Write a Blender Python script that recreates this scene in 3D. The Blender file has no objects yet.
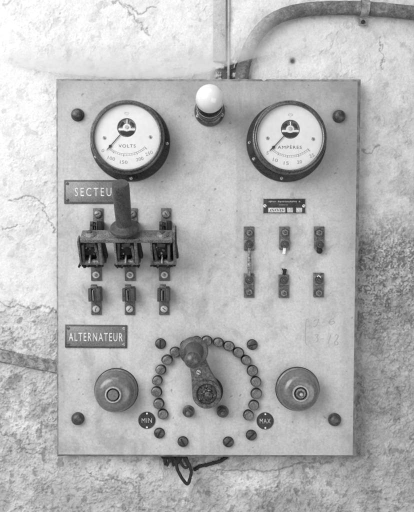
import bpy, bmesh, math, random
import numpy as np
from mathutils import Vector, Matrix
random.seed(7)
R = math.radians
C = bpy.context.scene.collection
S = 0.002            # metres per unit of the survey grid on the face of the board
D = 1.3              # camera distance from the face of the board
WALL = 0.034         # wall surface lies this far behind the face
def V(px, py, h=0.0):
    """survey grid position seen on a surface standing h in front of the board face -> (x, y, z)"""
    f = (D - h) / D
    return Vector(((px - 207) * S * f, -h, (256 - py) * S * f))
def L(u, h): return u * S * (D - h) / D

# ------------------------------------------------------------------ materials
def nodes(name):
    m = bpy.data.materials.new(name); m.use_nodes = True
    nt = m.node_tree; b = nt.nodes['Principled BSDF']
    return m, nt, b
def N(nt, t, **kw):
    n = nt.nodes.new(t)
    for k, v in kw.items():
        if k in n.inputs: n.inputs[k].default_value = v
        else: setattr(n, k, v)
    return n
def ramp(nt, fac, stops):
    r = nt.nodes.new('ShaderNodeValToRGB'); e = r.color_ramp.elements
    while len(e) < len(stops): e.new(0.5)
    for el, (p, c) in zip(e, stops): el.position = p; el.color = (c, c, c, 1)
    nt.links.new(fac, r.inputs[0]); return r.outputs[0]
def noise(nt, scale, detail=6, rough=.6, dist=0, coord=None):
    n = N(nt, 'ShaderNodeTexNoise', Scale=scale, Detail=detail, Roughness=rough, Distortion=dist)
    if coord is not None: nt.links.new(coord, n.inputs['Vector'])
    return n.outputs['Fac']
def mixc(nt, fac, a, b, mode='MIX'):
    m = nt.nodes.new('ShaderNodeMix'); m.data_type = 'RGBA'; m.blend_type = mode
    for s, v in ((m.inputs[0], fac), (m.inputs[6], a), (m.inputs[7], b)):
        if isinstance(v, (int, float)):
            s.default_value = v if s == m.inputs[0] else (v, v, v, 1)
        else: nt.links.new(v, s)
    return m.outputs[2]
def bump(nt, b, hgt, strength=.4, dist=.001):
    n = N(nt, 'ShaderNodeBump', Strength=strength, Distance=dist)
    nt.links.new(hgt, n.inputs['Height']); nt.links.new(n.outputs[0], b.inputs['Normal'])
def geo(nt):
    return nt.nodes.new('ShaderNodeNewGeometry').outputs['Position']
def worn(name, lo, hi, rough=.45, metal=.0, scale=60, bmp=.5, spots=None, rr=.2, gr=.3):
    m, nt, b = nodes(name); p = geo(nt)
    f = noise(nt, scale, 8, .65, .3, p)
    c = ramp(nt, f, [(.41, lo), (.60, hi)])
    g = noise(nt, scale * 7, 4, .7, 0, p)
    c = mixc(nt, .5, c, ramp(nt, g, [(.41, lo * gr), (.59, hi * (2.4 - gr * 1.4) ** .6)]))
    if spots:
        k = noise(nt, scale * 3.3, 5, .6, .2, p)
        c = mixc(nt, ramp(nt, k, [(.57, 0), (.66, 1)]), c, spots)
    nt.links.new(c, b.inputs['Base Color'])
    b.inputs['Specular IOR Level'].default_value = .2 if hi < .06 else .5
    b.inputs['Metallic'].default_value = metal
    mr = N(nt, 'ShaderNodeMapRange'); nt.links.new(f, mr.inputs[0])
    mr.inputs[1].default_value = .35; mr.inputs[2].default_value = .65; mr.inputs[3].default_value = rough - rr; mr.inputs[4].default_value = rough + rr
    nt.links.new(mr.outputs[0], b.inputs['Roughness'])
    bump(nt, b, g, bmp, .0008)
    return m
M = {}
M['brass'] = worn('aged_brass', .09, .26, .42, .35, 80, .35)
M['bolt'] = worn('dark_bolt', .014, .10, .33, .45, 120, .5)
M['stud'] = worn('contact_stud', .075, .175, .38, .3, 90, .3)
M['dark'] = worn('oxidised_black', .006, .030, .55, .1, 110, .8)
M['case'] = worn('black_case', .010, .035, .35, .0, 50, .25)
M['bezel'] = worn('bezel_metal', .04, .13, .33, .5, 70, .25)
M['dome'] = worn('dome_shell', .11, .18, .27, .15, 35, .12, rr=.12, gr=.85)
M['grip'] = worn('worn_grip', .012, .065, .42, .0, 90, 1, rr=.15)
M['crank'] = worn('crank_metal', .045, .12, .4, .3, 45, .35)
M['knob'] = worn('black_knob', .04, .09, .36, .0, 60, .2, rr=.1)
M['bar'] = worn('switch_bar', .06, .20, .45, .25, 60, .5)
M['blade'] = worn('copper_blade', .13, .38, .42, .35, 110, .5, .06)
M['jaw'] = worn('jaw_metal', .010, .085, .5, .25, 130, .9)
M['screw'] = worn('bright_screw', .25, .5, .4, .3, 200, .6)
M['lug'] = worn('terminal_lug', .025, .14, .5, .25, 110, .6)
M['dial'] = worn('dial_enamel', .74, .80, .5, 0, 20, .02, rr=.05, gr=.98)
M['ink'] = worn('dial_ink', .06, .10, .6, 0, 60, .0)
M['inkgrey'] = worn('grey_dial_ink', .20, .30, .6, 0, 60, .0, gr=.8)
M['faint'] = worn('faint_ink', .38, .48, .6, 0, 60, .0)
M['plate'] = worn('name_plate', .11, .18, .42, .15, 55, .25, rr=.12, gr=.7)
M['platerim'] = worn('plate_rim', .02, .09, .45, .2, 150, .7)
M['blackplate'] = worn('black_plate', .025, .055, .4, .1, 90, .3)
M['letter'] = worn('letter_white', .42, .72, .5, 0, 200, .1, gr=.8)
M['dimletter'] = worn('letter_grey', .16, .42, .5, 0, 300, .1)
M['cable'] = worn('cloth_cable', .012, .04, .8, 0, 300, 1)
M['pencil'] = worn('pencil_mark', .25, .36, .7, 0, 500, 0)
M['fuse'] = worn('fuse_strip', .03, .30, .5, .1, 55, .3)
M['pale'] = worn('pale_strip', .6, .8, .5, 0, 150, .1)

def m_marble():
    m, nt, b = nodes('marble_slab'); p = geo(nt)
    big = noise(nt, 4.5, 5, .55, .6, p); mid = noise(nt, 22, 7, .65, .8, p); fine = noise(nt, 260, 5, .7, 0, p)
    c = ramp(nt, big, [(.38, .42), (.5, .50), (.62, .57)])
    c = mixc(nt, .42, c, ramp(nt, mid, [(.36, .30), (.5, .52), (.64, .62)]))
    c = mixc(nt, .22, c, ramp(nt, noise(nt, 60, 7, .75, 1.2, p), [(.38, .22), (.5, .50), (.60, .64)]))
    c = mixc(nt, .26, c, ramp(nt, fine, [(.36, .25), (.64, .68)]))
    # runs of grime that dripped down the stone
    mp = N(nt, 'ShaderNodeMapping'); mp.inputs['Scale'].default_value = (26, 1, 2.2); nt.links.new(p, mp.inputs[0])
    st = noise(nt, 1.0, 5, .6, .4, mp.outputs[0])
    c = mixc(nt, ramp(nt, st, [(.56, 0), (.74, .28)]), c, .22)
    # dark margins and rings, and shade painted beside fittings, broken up by noise
    a = N(nt, 'ShaderNodeAttribute'); a.attribute_name = 'grime_shade'
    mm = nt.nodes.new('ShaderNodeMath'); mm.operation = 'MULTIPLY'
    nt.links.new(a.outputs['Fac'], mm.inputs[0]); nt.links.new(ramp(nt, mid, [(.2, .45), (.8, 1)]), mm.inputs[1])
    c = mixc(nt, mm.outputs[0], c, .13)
    # flecks and chips
    v = noise(nt, 95, 3, .5, .2, p)
    c = mixc(nt, ramp(nt, v, [(.67, 0), (.73, .6)]), c, .12)
    c = mixc(nt, ramp(nt, noise(nt, 130, 3, .5, 0, p), [(.24, .5), (.28, 0)]), c, .74)
    c = mixc(nt, ramp(nt, noise(nt, 9, 8, .72, 1.5, p), [(.52, 0), (.64, .42)]), c, .22)
    c = mixc(nt, 1.0, c, .93, 'MULTIPLY')
    nt.links.new(c, b.inputs['Base Color'])
    b.inputs['Roughness'].default_value = .5; b.inputs['Specular IOR Level'].default_value = .35
    bump(nt, b, mixc(nt, .3, mid, fine), .25, .001)
    return m
M['marble'] = m_marble()
def m_edge():
    m, nt, b = nodes('slab_edge'); p = geo(nt)
    c = ramp(nt, noise(nt, 60, 6, .7, 0, p), [(.4, .13), (.6, .27)])
    nt.links.new(c, b.inputs['Base Color']); b.inputs['Roughness'].default_value = .6
    return m
M['edge'] = m_edge()
def m_wall():
    m, nt, b = nodes('old_plaster'); p = geo(nt)
    def att(n):
        a = N(nt, 'ShaderNodeAttribute'); a.attribute_name = n; return a.outputs['Fac']
    mid = noise(nt, 30, 8, .7, .5, p); fine = noise(nt, 330, 6, .75, 0, p); big = noise(nt, 7, 5, .6, .4, p)
    pl = ramp(nt, mid, [(.34, .17), (.44, .31), (.54, .40), (.62, .48), (.70, .60)])
    pl = mixc(nt, .36, pl, ramp(nt, fine, [(.38, .09), (.5, .38), (.62, .66)]))
    pl = mixc(nt, .26, pl, ramp(nt, noise(nt, 90, 7, .75, 1.0, p), [(.38, .14), (.5, .38), (.6, .60)]))
    pl = mixc(nt, .22, pl, ramp(nt, big, [(.40, .28), (.60, .52)]))
    pl = mixc(nt, ramp(nt, noise(nt, 170, 5, .7, .6, p), [(.60, 0), (.66, .6)]), pl, .11)
    ws = ramp(nt, mid, [(.34, .46), (.5, .57), (.66, .63)])
    ws = mixc(nt, .30, ws, ramp(nt, fine, [(.36, .36), (.60, .72)]))
    ws = mixc(nt, ramp(nt, noise(nt, 60, 8, .75, 1.5, p), [(.60, 0), (.66, .40)]), ws, .36)
    vo = N(nt, 'ShaderNodeTexVoronoi', Scale=21.0); vo.feature = 'DISTANCE_TO_EDGE'
    dn = N(nt, 'ShaderNodeTexNoise', Scale=38.0, Detail=5.0); nt.links.new(p, dn.inputs['Vector'])
    va = nt.nodes.new('ShaderNodeVectorMath'); va.operation = 'MULTIPLY_ADD'; nt.links.new(dn.outputs['Color'], va.inputs[0]); va.inputs[1].default_value = (.05, .05, .05); nt.links.new(p, va.inputs[2])
    nt.links.new(va.outputs[0], vo.inputs['Vector'])
    ck = nt.nodes.new('ShaderNodeMath'); ck.operation = 'MULTIPLY'
    nt.links.new(ramp(nt, vo.outputs['Distance'], [(0, .75), (.022, 0)]), ck.inputs[0]); nt.links.new(ramp(nt, noise(nt, 12, 5, .7, 0, p), [(.50, 0), (.58, 1)]), ck.inputs[1])
    pl = mixc(nt, 1.0, pl, .80, 'MULTIPLY')
    pl = mixc(nt, ck.outputs[0], pl, .06)
    c = mixc(nt, att('wash'), pl, ws)
    c = mixc(nt, att('dark'), c, .055)
    nt.links.new(c, b.inputs['Base Color']); b.inputs['Roughness'].default_value = .85
    b.inputs['Specular IOR Level'].default_value = .25
    bump(nt, b, fine, .4, .0009)
    return m
M['wall'] = m_wall()
def m_pipe(name, stops, sc):
    m, nt, b = nodes(name); p = geo(nt)
    c = ramp(nt, noise(nt, sc, 8, .78, .6, p), stops)
    c = mixc(nt, .3, c, ramp(nt, noise(nt, 300, 5, .7, 0, p), [(.3, .03), (.7, .45)]))
    if name == 'rusty_pipe':            # lime splashed over the elbow, thinning out along the pipe
        sx = nt.nodes.new('ShaderNodeSeparateXYZ'); nt.links.new(p, sx.inputs[0])
        mr = N(nt, 'ShaderNodeMapRange'); nt.links.new(sx.outputs[0], mr.inputs[0])
        mr.inputs[1].default_value = .155; mr.inputs[2].default_value = .085; mr.inputs[3].default_value = 0; mr.inputs[4].default_value = .8
        mz = N(nt, 'ShaderNodeMapRange'); nt.links.new(sx.outputs[2], mz.inputs[0]); mz.inputs[1].default_value = .392; mz.inputs[2].default_value = .415
        ml = nt.nodes.new('ShaderNodeMath'); ml.operation = 'MULTIPLY'; nt.links.new(mr.outputs[0], ml.inputs[0]); nt.links.new(mz.outputs[0], ml.inputs[1])
        m2 = nt.nodes.new('ShaderNodeMath'); m2.operation = 'MULTIPLY'; nt.links.new(ml.outputs[0], m2.inputs[0])
        nt.links.new(ramp(nt, noise(nt, 70, 6, .75, .5, p), [(.42, .45), (.56, 1)]), m2.inputs[1])
        c = mixc(nt, m2.outputs[0], c, .52)
    nt.links.new(c, b.inputs['Base Color']); b.inputs['Roughness'].default_value = .6
    bump(nt, b, noise(nt, 120, 6, .75, 0, p), 1, .004)
    return m
M['pipe'] = m_pipe('rusty_pipe', [(.36, .02), (.48, .07), (.58, .17), (.68, .45)], 60)
M['conduit'] = m_pipe('painted_conduit', [(.38, .03), (.46, .16), (.54, .32), (.64, .52)], 75)
M['batten'] = m_pipe('limewashed_batten', [(.34, .25), (.42, .52), (.55, .60), (.66, .66)], 35)
def m_bulb():
    m, nt, b = nodes('frosted_bulb')
    b.inputs['Base Color'].default_value = (.62, .62, .62, 1); b.inputs['Roughness'].default_value = .18
    b.inputs['Subsurface Weight'].default_value = .1; b.inputs['Subsurface Radius'].default_value = (.01, .01, .01)
    b.inputs['Coat Weight'].default_value = .5
    return m
M['bulb'] = m_bulb()
def m_glass():
    m = bpy.data.materials.new('dial_glass'); m.use_nodes = True; nt = m.node_tree; nt.nodes.clear()
    o = N(nt, 'ShaderNodeOutputMaterial'); t = N(nt, 'ShaderNodeBsdfTransparent'); g = N(nt, 'ShaderNodeBsdfGlossy', Roughness=.03)
    mx = N(nt, 'ShaderNodeMixShader'); mx.inputs[0].default_value = .06
    t.inputs[0].default_value = (.96, .96, .96, 1)
    nt.links.new(t.outputs[0], mx.inputs[1]); nt.links.new(g.outputs[0], mx.inputs[2])
    nt.links.new(mx.outputs[0], o.inputs[0]); return m
M['glass'] = m_glass()
def m_web():
    m = bpy.data.materials.new('dusty_silk'); m.use_nodes = True; nt = m.node_tree; nt.nodes.clear(); p = geo(nt)
    o = N(nt, 'ShaderNodeOutputMaterial'); t = N(nt, 'ShaderNodeBsdfTransparent'); d = N(nt, 'ShaderNodeBsdfDiffuse')
    d.inputs[0].default_value = (.66, .66, .66, 1)
    tl = N(nt, 'ShaderNodeBsdfTranslucent'); tl.inputs[0].default_value = (.66, .66, .66, 1)
    dm = N(nt, 'ShaderNodeMixShader'); dm.inputs[0].default_value = .35
    nt.links.new(d.outputs[0], dm.inputs[1]); nt.links.new(tl.outputs[0], dm.inputs[2])
    a = N(nt, 'ShaderNodeAttribute'); a.attribute_name = 'dens'
    mm = nt.nodes.new('ShaderNodeMath'); mm.operation = 'MULTIPLY'
    nt.links.new(a.outputs['Fac'], mm.inputs[0]); nt.links.new(ramp(nt, noise(nt, 14, 5, .6, .5, p), [(.25, .75), (.7, 1)]), mm.inputs[1])
    mx = N(nt, 'ShaderNodeMixShader')
    nt.links.new(mm.outputs[0], mx.inputs[0]); nt.links.new(t.outputs[0], mx.inputs[1]); nt.links.new(dm.outputs[0], mx.inputs[2])
    nt.links.new(mx.outputs[0], o.inputs[0]); return m
M['web'] = m_web()

# ------------------------------------------------------------------ mesh builder
class MB:
    """collects shapes (u right, v up, h out of the board) and links them as ONE mesh object"""
    def __init__(s): s.v = []; s.f = []; s.m = []; s.mats = []
    def mi(s, mat):
        if mat not in s.mats: s.mats.append(mat)
        return s.mats.index(mat)
    def add(s, vs, fs, mat):
        k = len(s.v); i = s.mi(mat); s.v += [Vector(p) for p in vs]
        for f in fs: s.f.append([a + k for a in f]); s.m.append(i)
    def lathe(s, prof, mat, c=(0, 0, 0), seg=48, axis=None, wob=0.0, ph=0.0, cap=True):
        """prof = [(r, h)...]; around the outward axis, or around 'axis' (a direction)"""
        c = Vector(c); ax = Vector(axis).normalized() if axis is not None else Vector((0, -1, 0))
        rt = Vector((1, 0, 0)) if abs(ax.x) < .9 else Vector((0, 0, 1))
        rt = (rt - ax * rt.dot(ax)).normalized(); up = rt.cross(ax) * -1
        vs = []; fs = []
        for (r, h) in prof:
            for i in range(seg):
                a = 2 * math.pi * i / seg + ph
                rr = r * (1 + wob * (math.sin(3 * a + h * 90) * .5 + math.sin(5 * a + 1 + h * 60) * .35 + math.sin(2 * a + 2) * .5))
                vs.append(c + rt * (rr * math.cos(a)) + up * (rr * math.sin(a)) + ax * h)
        n = len(prof)
        for j in range(n - 1):
            for i in range(seg):
                i2 = (i + 1) % seg
                fs.append([j * seg + i, j * seg + i2, (j + 1) * seg + i2, (j + 1) * seg + i])
        if cap:
            fs.append([(n - 1) * seg + i for i in range(seg)]); fs.append([i for i in reversed(range(seg))])
        s.add(vs, fs, mat)
    def box(s, c, size, mat, bev=.0006, frame=None, seg=2):
        bm = bmesh.new(); bmesh.ops.create_cube(bm, size=1)
        bmesh.ops.scale(bm, vec=size, verts=bm.verts)
        bmesh.ops.bevel(bm, geom=list(bm.edges), offset=min(bev, min(size) * .45), segments=seg, affect='EDGES', profile=.5)
        fr = frame if frame else Matrix.Identity(3); c = Vector(c)
        bm.verts.index_update()
        s.add([c + fr @ v.co for v in bm.verts], [[v.index for v in f.verts] for f in bm.faces], mat); bm.free()
    def prism(s, pts, h0, h1, mat, bev=.001):
        """outline of (x, z) points extruded from h0 to h1 with a small bevelled front"""
        n = len(pts); cx = sum(p[0] for p in pts) / n; cz = sum(p[1] for p in pts) / n
        def ring(h, k):
            out = []
            for i, (x, z) in enumerate(pts):
                dx, dz = x - cx, z - cz; l = math.hypot(dx, dz) or 1
                out.append((x - dx / l * k, -h, z - dz / l * k))
            return out
        vs = ring(h0, 0) + ring(h1 - bev, 0) + ring(h1 - bev * .3, bev * .3) + ring(h1, bev)
        fs = []
        for j in range(3):
            for i in range(n):
                i2 = (i + 1) % n; fs.append([j * n + i, j * n + i2, (j + 1) * n + i2, (j + 1) * n + i])
        fs.append([3 * n + i for i in range(n)]); fs.append(list(reversed(range(n))))
        s.add(vs, fs, mat)
    def tube(s, path, r, mat, seg=16, wob=0, caps=True):
        P = [Vector(p) for p in path]; rs = r if isinstance(r, (list, tuple)) else [r] * len(P)
        vs = []; fs = []; prev = None
        for i, p in enumerate(P):
            t = (P[min(i + 1, len(P) - 1)] - P[max(i - 1, 0)]).normalized()
            a = prev if prev else (Vector((0, 1, 0)) if abs(t.y) < .9 else Vector((1, 0, 0)))
            a = (a - t * a.dot(t)).normalized(); prev = a; b = t.cross(a)
            for k in range(seg):
                an = 2 * math.pi * k / seg; q = rs[i] * (1 + random.uniform(-wob, wob))
                vs.append(p + a * (q * math.cos(an)) + b * (q * math.sin(an)))
        for j in range(len(P) - 1):
            for k in range(seg):
                k2 = (k + 1) % seg; fs.append([j * seg + k, j * seg + k2, (j + 1) * seg + k2, (j + 1) * seg + k])
        if caps: fs.append(list(range(seg))[::-1]); fs.append([(len(P) - 1) * seg + k for k in range(seg)])
        s.add(vs, fs, mat)
    def strip(s, pts, w, h, mat, t=.0002):
        """thin raised line along (x, z) points"""
        for (x0, z0), (x1, z1) in zip(pts[:-1], pts[1:]):
            l = math.hypot(x1 - x0, z1 - z0) or 1e-6; nx, nz = -(z1 - z0) / l * w / 2, (x1 - x0) / l * w / 2
            q = [(x0 + nx, z0 + nz), (x1 + nx, z1 + nz), (x1 - nx, z1 - nz), (x0 - nx, z0 - nz)]
            s.add([(x, -h, z) for x, z in q] + [(x, -h - t, z) for x, z in q],
                  [[4, 5, 6, 7], [0, 1, 5, 4], [1, 2, 6, 5], [2, 3, 7, 6], [3, 0, 4, 7]], mat)
    def text(s, body, c, h, width, height, mat, bold=0.0, ext=.0004, rot=0, spacing=1.0):
        cu = bpy.data.curves.new('lettering', 'FONT'); cu.body = body; cu.extrude = .02; cu.offset = bold; cu.resolution_u = 3
        cu.space_character = spacing
        o = bpy.data.objects.new('lettering', cu); C.objects.link(o); bpy.context.view_layer.update()
        me = bpy.data.meshes.new_from_object(o.evaluated_get(bpy.context.evaluated_depsgraph_get()))
        vs = [v.co.copy() for v in me.vertices]; fs = [list(p.vertices) for p in me.polygons]
        bpy.data.objects.remove(o); bpy.data.curves.remove(cu); bpy.data.meshes.remove(me)
        x0 = min(v.x for v in vs); x1 = max(v.x for v in vs); y0 = min(v.y for v in vs); y1 = max(v.y for v in vs)
        if 'È' in body: y1 = y0 + (y1 - y0) / 1.27
        sx = width / (x1 - x0); sy = height / (y1 - y0); ca, sa = math.cos(rot), math.sin(rot); out = []
        for v in vs:
            a = (v.x - (x0 + x1) / 2) * sx; b = (v.y - (y0 + y1) / 2) * sy
            out.append((c[0] + a * ca - b * sa, -h - (v.z + .02) / .04 * ext, c[1] + a * sa + b * ca))
        s.add(out, fs, mat)
    def build(s, name, parent=None, origin=(0, 0, 0), label=None, group=None, smooth=35):
        o3 = Vector(origin); me = bpy.data.meshes.new(name)
        me.from_pydata([tuple(v - o3) for v in s.v], [], s.f); me.update()
        bm = bmesh.new(); bm.from_mesh(me); bmesh.ops.recalc_face_normals(bm, faces=bm.faces); bm.to_mesh(me); bm.free()
        for mt in s.mats: me.materials.append(M[mt])
        me.polygons.foreach_set('material_index', s.m)
        me.polygons.foreach_set('use_smooth', [True] * len(me.polygons)); me.set_sharp_from_angle(angle=R(smooth)); me.update()
        o = bpy.data.objects.new(name, me); C.objects.link(o)
        if parent is not None:
            o.parent = parent; o.location = o3 - WORLD[parent.name]
        else: o.location = o3
        WORLD[o.name] = o3
        if label: o['label'] = label
        if group: o['group'] = group
        return o
WORLD = {}
def copy_part(o, origin, spin=0, label=None):
    def cp(src, parent):
        c = src.copy(); C.objects.link(c); c.parent = parent; WORLD[c.name] = Vector(origin)
        for ch in src.children: cp(ch, c)
        return c
    c = cp(o, o.parent); c.location = Vector(origin) - WORLD[o.parent.name]; c.rotation_euler = (0, spin, 0)
    if label: c['label'] = label
    return c

# ------------------------------------------------------------------ the wall
def hashg(ix, iz, seed):
    n = (ix * 374761393 + iz * 668265263 + seed * 1442695041) & 0xffffffff
    n = ((n ^ (n >> 13)) * 1274126177) & 0xffffffff
    return ((n ^ (n >> 16)) & 0xffff) / 65535.0
def vn(x, z, seed):
    x0 = np.floor(x).astype(np.int64); z0 = np.floor(z).astype(np.int64); fx = x - x0; fz = z - z0
    fx = fx * fx * (3 - 2 * fx); fz = fz * fz * (3 - 2 * fz)
    a = hashg(x0, z0, seed); b = hashg(x0 + 1, z0, seed); c = hashg(x0, z0 + 1, seed); d = hashg(x0 + 1, z0 + 1, seed)
    return (a + (b - a) * fx) * (1 - fz) + (c + (d - c) * fx) * fz
def fbm(x, z, scale, octv=5, seed=0, gain=.55):
    t = 0; amp = 1; tot = 0; s = scale; ca, sa = math.cos(.6), math.sin(.6)
    for i in range(octv):
        t = t + amp * vn(x * s + 17.3 * i, z * s - 9.1 * i, seed + i * 13); tot += amp
        amp *= gain; s *= 2.03; x, z = x * ca - z * sa, x * sa + z * ca
    return t / tot
def sst(a, b, x):
    t = np.clip((x - a) / (b - a), 0, 1); return t * t * (3 - 2 * t)
def axis_coords(f0, f1, o0, o1, fine, coarse):
    return np.concatenate([np.arange(o0, f0, coarse), np.arange(f0, f1, fine), np.arange(f1, o1 + coarse, coarse)])
def seg_dist(X, Z, pts):
    d = np.full(X.shape, 1e9)
    for (ax, az), (bx, bz) in zip(pts[:-1], pts[1:]):
        vx, vz = bx - ax, bz - az; t = np.clip(((X - ax) * vx + (Z - az) * vz) / (vx * vx + vz * vz), 0, 1)
        d = np.minimum(d, np.hypot(X - ax - t * vx, Z - az - t * vz))
    return d
def build_wall():
    xs = axis_coords(-.45, .45, -1.6, 1.6, .00105, .012); zs = axis_coords(-.56, .56, -1.5, 1.5, .00105, .012)
    X, Z = np.meshgrid(xs, zs); k = S * (D + WALL) / D
    px = X / k + 207; py = 256 - Z / k                                 # survey grid on the wall
    wx = X + .012 * (fbm(X, Z, 30, 4, 91) - .5); wz = Z + .012 * (fbm(X, Z, 30, 4, 77) - .5)
    n1 = fbm(wx, wz, 9, 6, 1); n2 = fbm(wx, wz, 28, 6, 2, .6); n3 = fbm(wx, wz, 110, 5, 3, .65); n4 = fbm(X, Z, 380, 3, 4); n5 = fbm(wx, wz, 16, 6, 5, .62)
    # limewash coat: all of the upper wall, broken off below a ragged line
    line = np.where(px < 207, 305 + (px - 0) * .10, 232 - (px - 360) * .15) + (n2 - .5) * 46 + (n1 - .5) * 20 + (n3 - .5) * 12
    cut = np.where(px < 207, 1.6, 14.)
    wash = 1 - sst(-cut, cut, py - line)
    flk = sst(.62, .635, n5) * sst(.46, .54, n2)                         # scattered flakes lost from the coat
    wash_u = wash * (1 - .18 * flk)
    left = sst(330, 260, px) if False else 1 - sst(240, 350, px)
    # remnants of lime lower down
    rem = sst(.52, .64, fbm(wx, wz, 13, 6, 8, .6)) * .75 * sst(.42, .55, n3 * .5 + n2 * .5)
    low = 1 - wash
    bl = np.exp(-((px - 285) / 110) ** 2 - ((py - 482) / 16) ** 2) + np.exp(-((px - 100) / 40) ** 2 - ((py - 473) / 16) ** 2) + .8 * np.exp(-((px - 385) / 26) ** 2 - ((py - 362) / 18) ** 2)
    rem = np.clip(rem + bl * sst(.42, .56, n2) * .8, 0, .95)
    W = np.clip(wash_u + low * rem * .65 + low * .24 * sst(.47, .55, n5 * .7 + n3 * .3) + low * .12 * sst(.57, .60, n5 * .8 + n4 * .2) + low * .20 * (1 - sst(150, 400, px)) + low * .25 * np.exp(-((py - line) / 40) ** 2) * (px < 207), 0, 1)
    W *= 1 - .62 * sst(330, 375, px) * wash * (.35 + .65 * sst(20, 190, py)) * (.5 + .5 * sst(.40, .6, n2))  # thins the wash at right, painting in the falloff of the light
    # dark mouldy patch right of the board, and specks
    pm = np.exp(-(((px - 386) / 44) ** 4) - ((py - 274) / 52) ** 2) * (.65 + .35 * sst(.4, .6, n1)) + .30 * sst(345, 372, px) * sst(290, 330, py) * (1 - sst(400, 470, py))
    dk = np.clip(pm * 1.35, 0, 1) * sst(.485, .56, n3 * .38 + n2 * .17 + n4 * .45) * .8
    dk = np.maximum(dk, low * sst(.66, .72, n3) * .5)
    dk = np.maximum(dk, low * sst(.36, .31, n2) * 0)
    dk = np.maximum(dk, sst(.66, .71, fbm(X, Z, 60, 4, 31)) * .45 * (1 - wash * .6))
    # the broken-out chase where the conduits pass behind the board
    ch = np.exp(-(((px - 230) / 15) ** 4)) * np.exp(-(((py - 72) / 13) ** 4))
    dk = np.maximum(dk, ch * sst(.42, .52, n3) * .9)
    hole = np.exp(-((px - 293) / 2.6) ** 2 - ((py - 61) / 2.8) ** 2)
    dk = np.maximum(dk, np.clip(hole * 1.3, 0, 1) * .9)
    # cracks
    cr = [[(12, 200), (20, 197), (31, 199.5), (43, 206), (50, 220), (56, 231)], [(5, 226), (12, 228), (19, 224)], [(378, 40), (384, 58), (382, 66)],
          [(362, 148), (372, 150), (381, 143)], [(395, 232), (402, 246), (400, 252), (408, 262)], [(115, 0), (128, 12), (140, 20), (150, 35)], [(125, 5), (140, 12), (155, 10)],
          [(0, 430), (18, 441), (25, 452), (40, 455)], [(84, 470), (100, 482), (112, 478), (135, 486)], [(140, 478), (143, 512)], [(210, 468), (260, 470), (330, 462)],
          [(0, 304), (9, 308), (18, 302), (30, 306), (40, 305), (57, 311)], [(385, 370), (400, 398), (396, 420)], [(8, 325), (14, 333), (13, 345)]]
    jx = px + (n3 - .5) * 14; jy = py + (n2 - .5) * 16 - .0
    cd = np.full(X.shape, 1e9)
    for c in cr: cd = np.minimum(cd, seg_dist(jx, jy, c))
    crack = np.exp(-(cd / .9) ** 2)
    dk = np.maximum(dk, crack * .55)
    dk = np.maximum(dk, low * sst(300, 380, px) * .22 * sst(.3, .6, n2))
    # relief
    hgt = (n1 - .5) * .012 + (n2 - .5) * .0007
    hgt += wash * (.0020 + (n3 - .5) * .0004) + wash * flk * -.0009
    for q in (.40, .47, .54, .61):                                      # plates of plaster that have come away in layers
        hgt += low * sst(q, q + .010, n5 * .85 + n3 * .15) * .0009
    hgt += low * ((n3 - .5) * .0015 + (n4 - .5) * .0007) + (1 - low) * (n4 - .5) * .0003
    hgt += wash * (sst(.46, .475, n2) * .00025 + sst(.55, .565, n5) * .0007 + (n3 - .5) * .0003)
    hgt += low * sst(.5, .53, n3) * .0008 + pm * (n3 - .5) * .006
    hgt -= crack * .0016 + ch * .006 * sst(.35, .6, n3) + hole * .006
    hgt = np.where((np.abs(X) > .5) | (np.abs(Z) > .6), (n1 - .5) * .012 + .001, hgt)
    Y = WALL - hgt
    nx, nz = len(xs), len(zs); co = np.stack([X, Y, Z], -1).reshape(-1, 3).astype(np.float32)
    i = np.arange(nx * nz).reshape(nz, nx)
    q = np.stack([i[:-1, :-1], i[:-1, 1:], i[1:, 1:], i[1:, :-1]], -1).reshape(-1).astype(np.int32)
    me = bpy.data.meshes.new('wall'); me.vertices.add(nx * nz); me.vertices.foreach_set('co', co.ravel())
    nf = len(q) // 4; me.loops.add(nf * 4); me.loops.foreach_set('vertex_index', q)
    me.polygons.add(nf); me.polygons.foreach_set('loop_start', np.arange(0, nf * 4, 4, dtype=np.int32)); me.polygons.foreach_set('loop_total', np.full(nf, 4, dtype=np.int32))
    me.update(calc_edges=True); me.polygons.foreach_set('use_smooth', np.ones(nf, dtype=bool))
    for nm, ar in (('wash', W), ('dark', np.clip(dk, 0, 1))):
        a = me.attributes.new(nm, 'FLOAT', 'POINT'); a.data.foreach_set('value', ar.ravel().astype(np.float32))
    me.materials.append(M['wall'])
    o = bpy.data.objects.new('wall', me); C.objects.link(o); o['kind'] = 'structure'
build_wall()
def PW(px, py, out=0):                                                  # a point standing 'out' in front of the wall
    return V(px, py, -WALL + out)
def curve(pts, n=10):
    P = [Vector(p) for p in pts]; P = [P[0] * 2 - P[1]] + P + [P[-1] * 2 - P[-2]]; out = []
    for i in range(1, len(P) - 2):
        for k in range(n):
            t = k / n; a, b, c, d = P[i - 1:i + 3]
            out.append(.5 * ((2 * b) + (c - a) * t + (2 * a - 5 * b + 4 * c - d) * t * t + (3 * b - a - 3 * c + d) * t ** 3))
    out.append(P[-2]); return out

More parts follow.
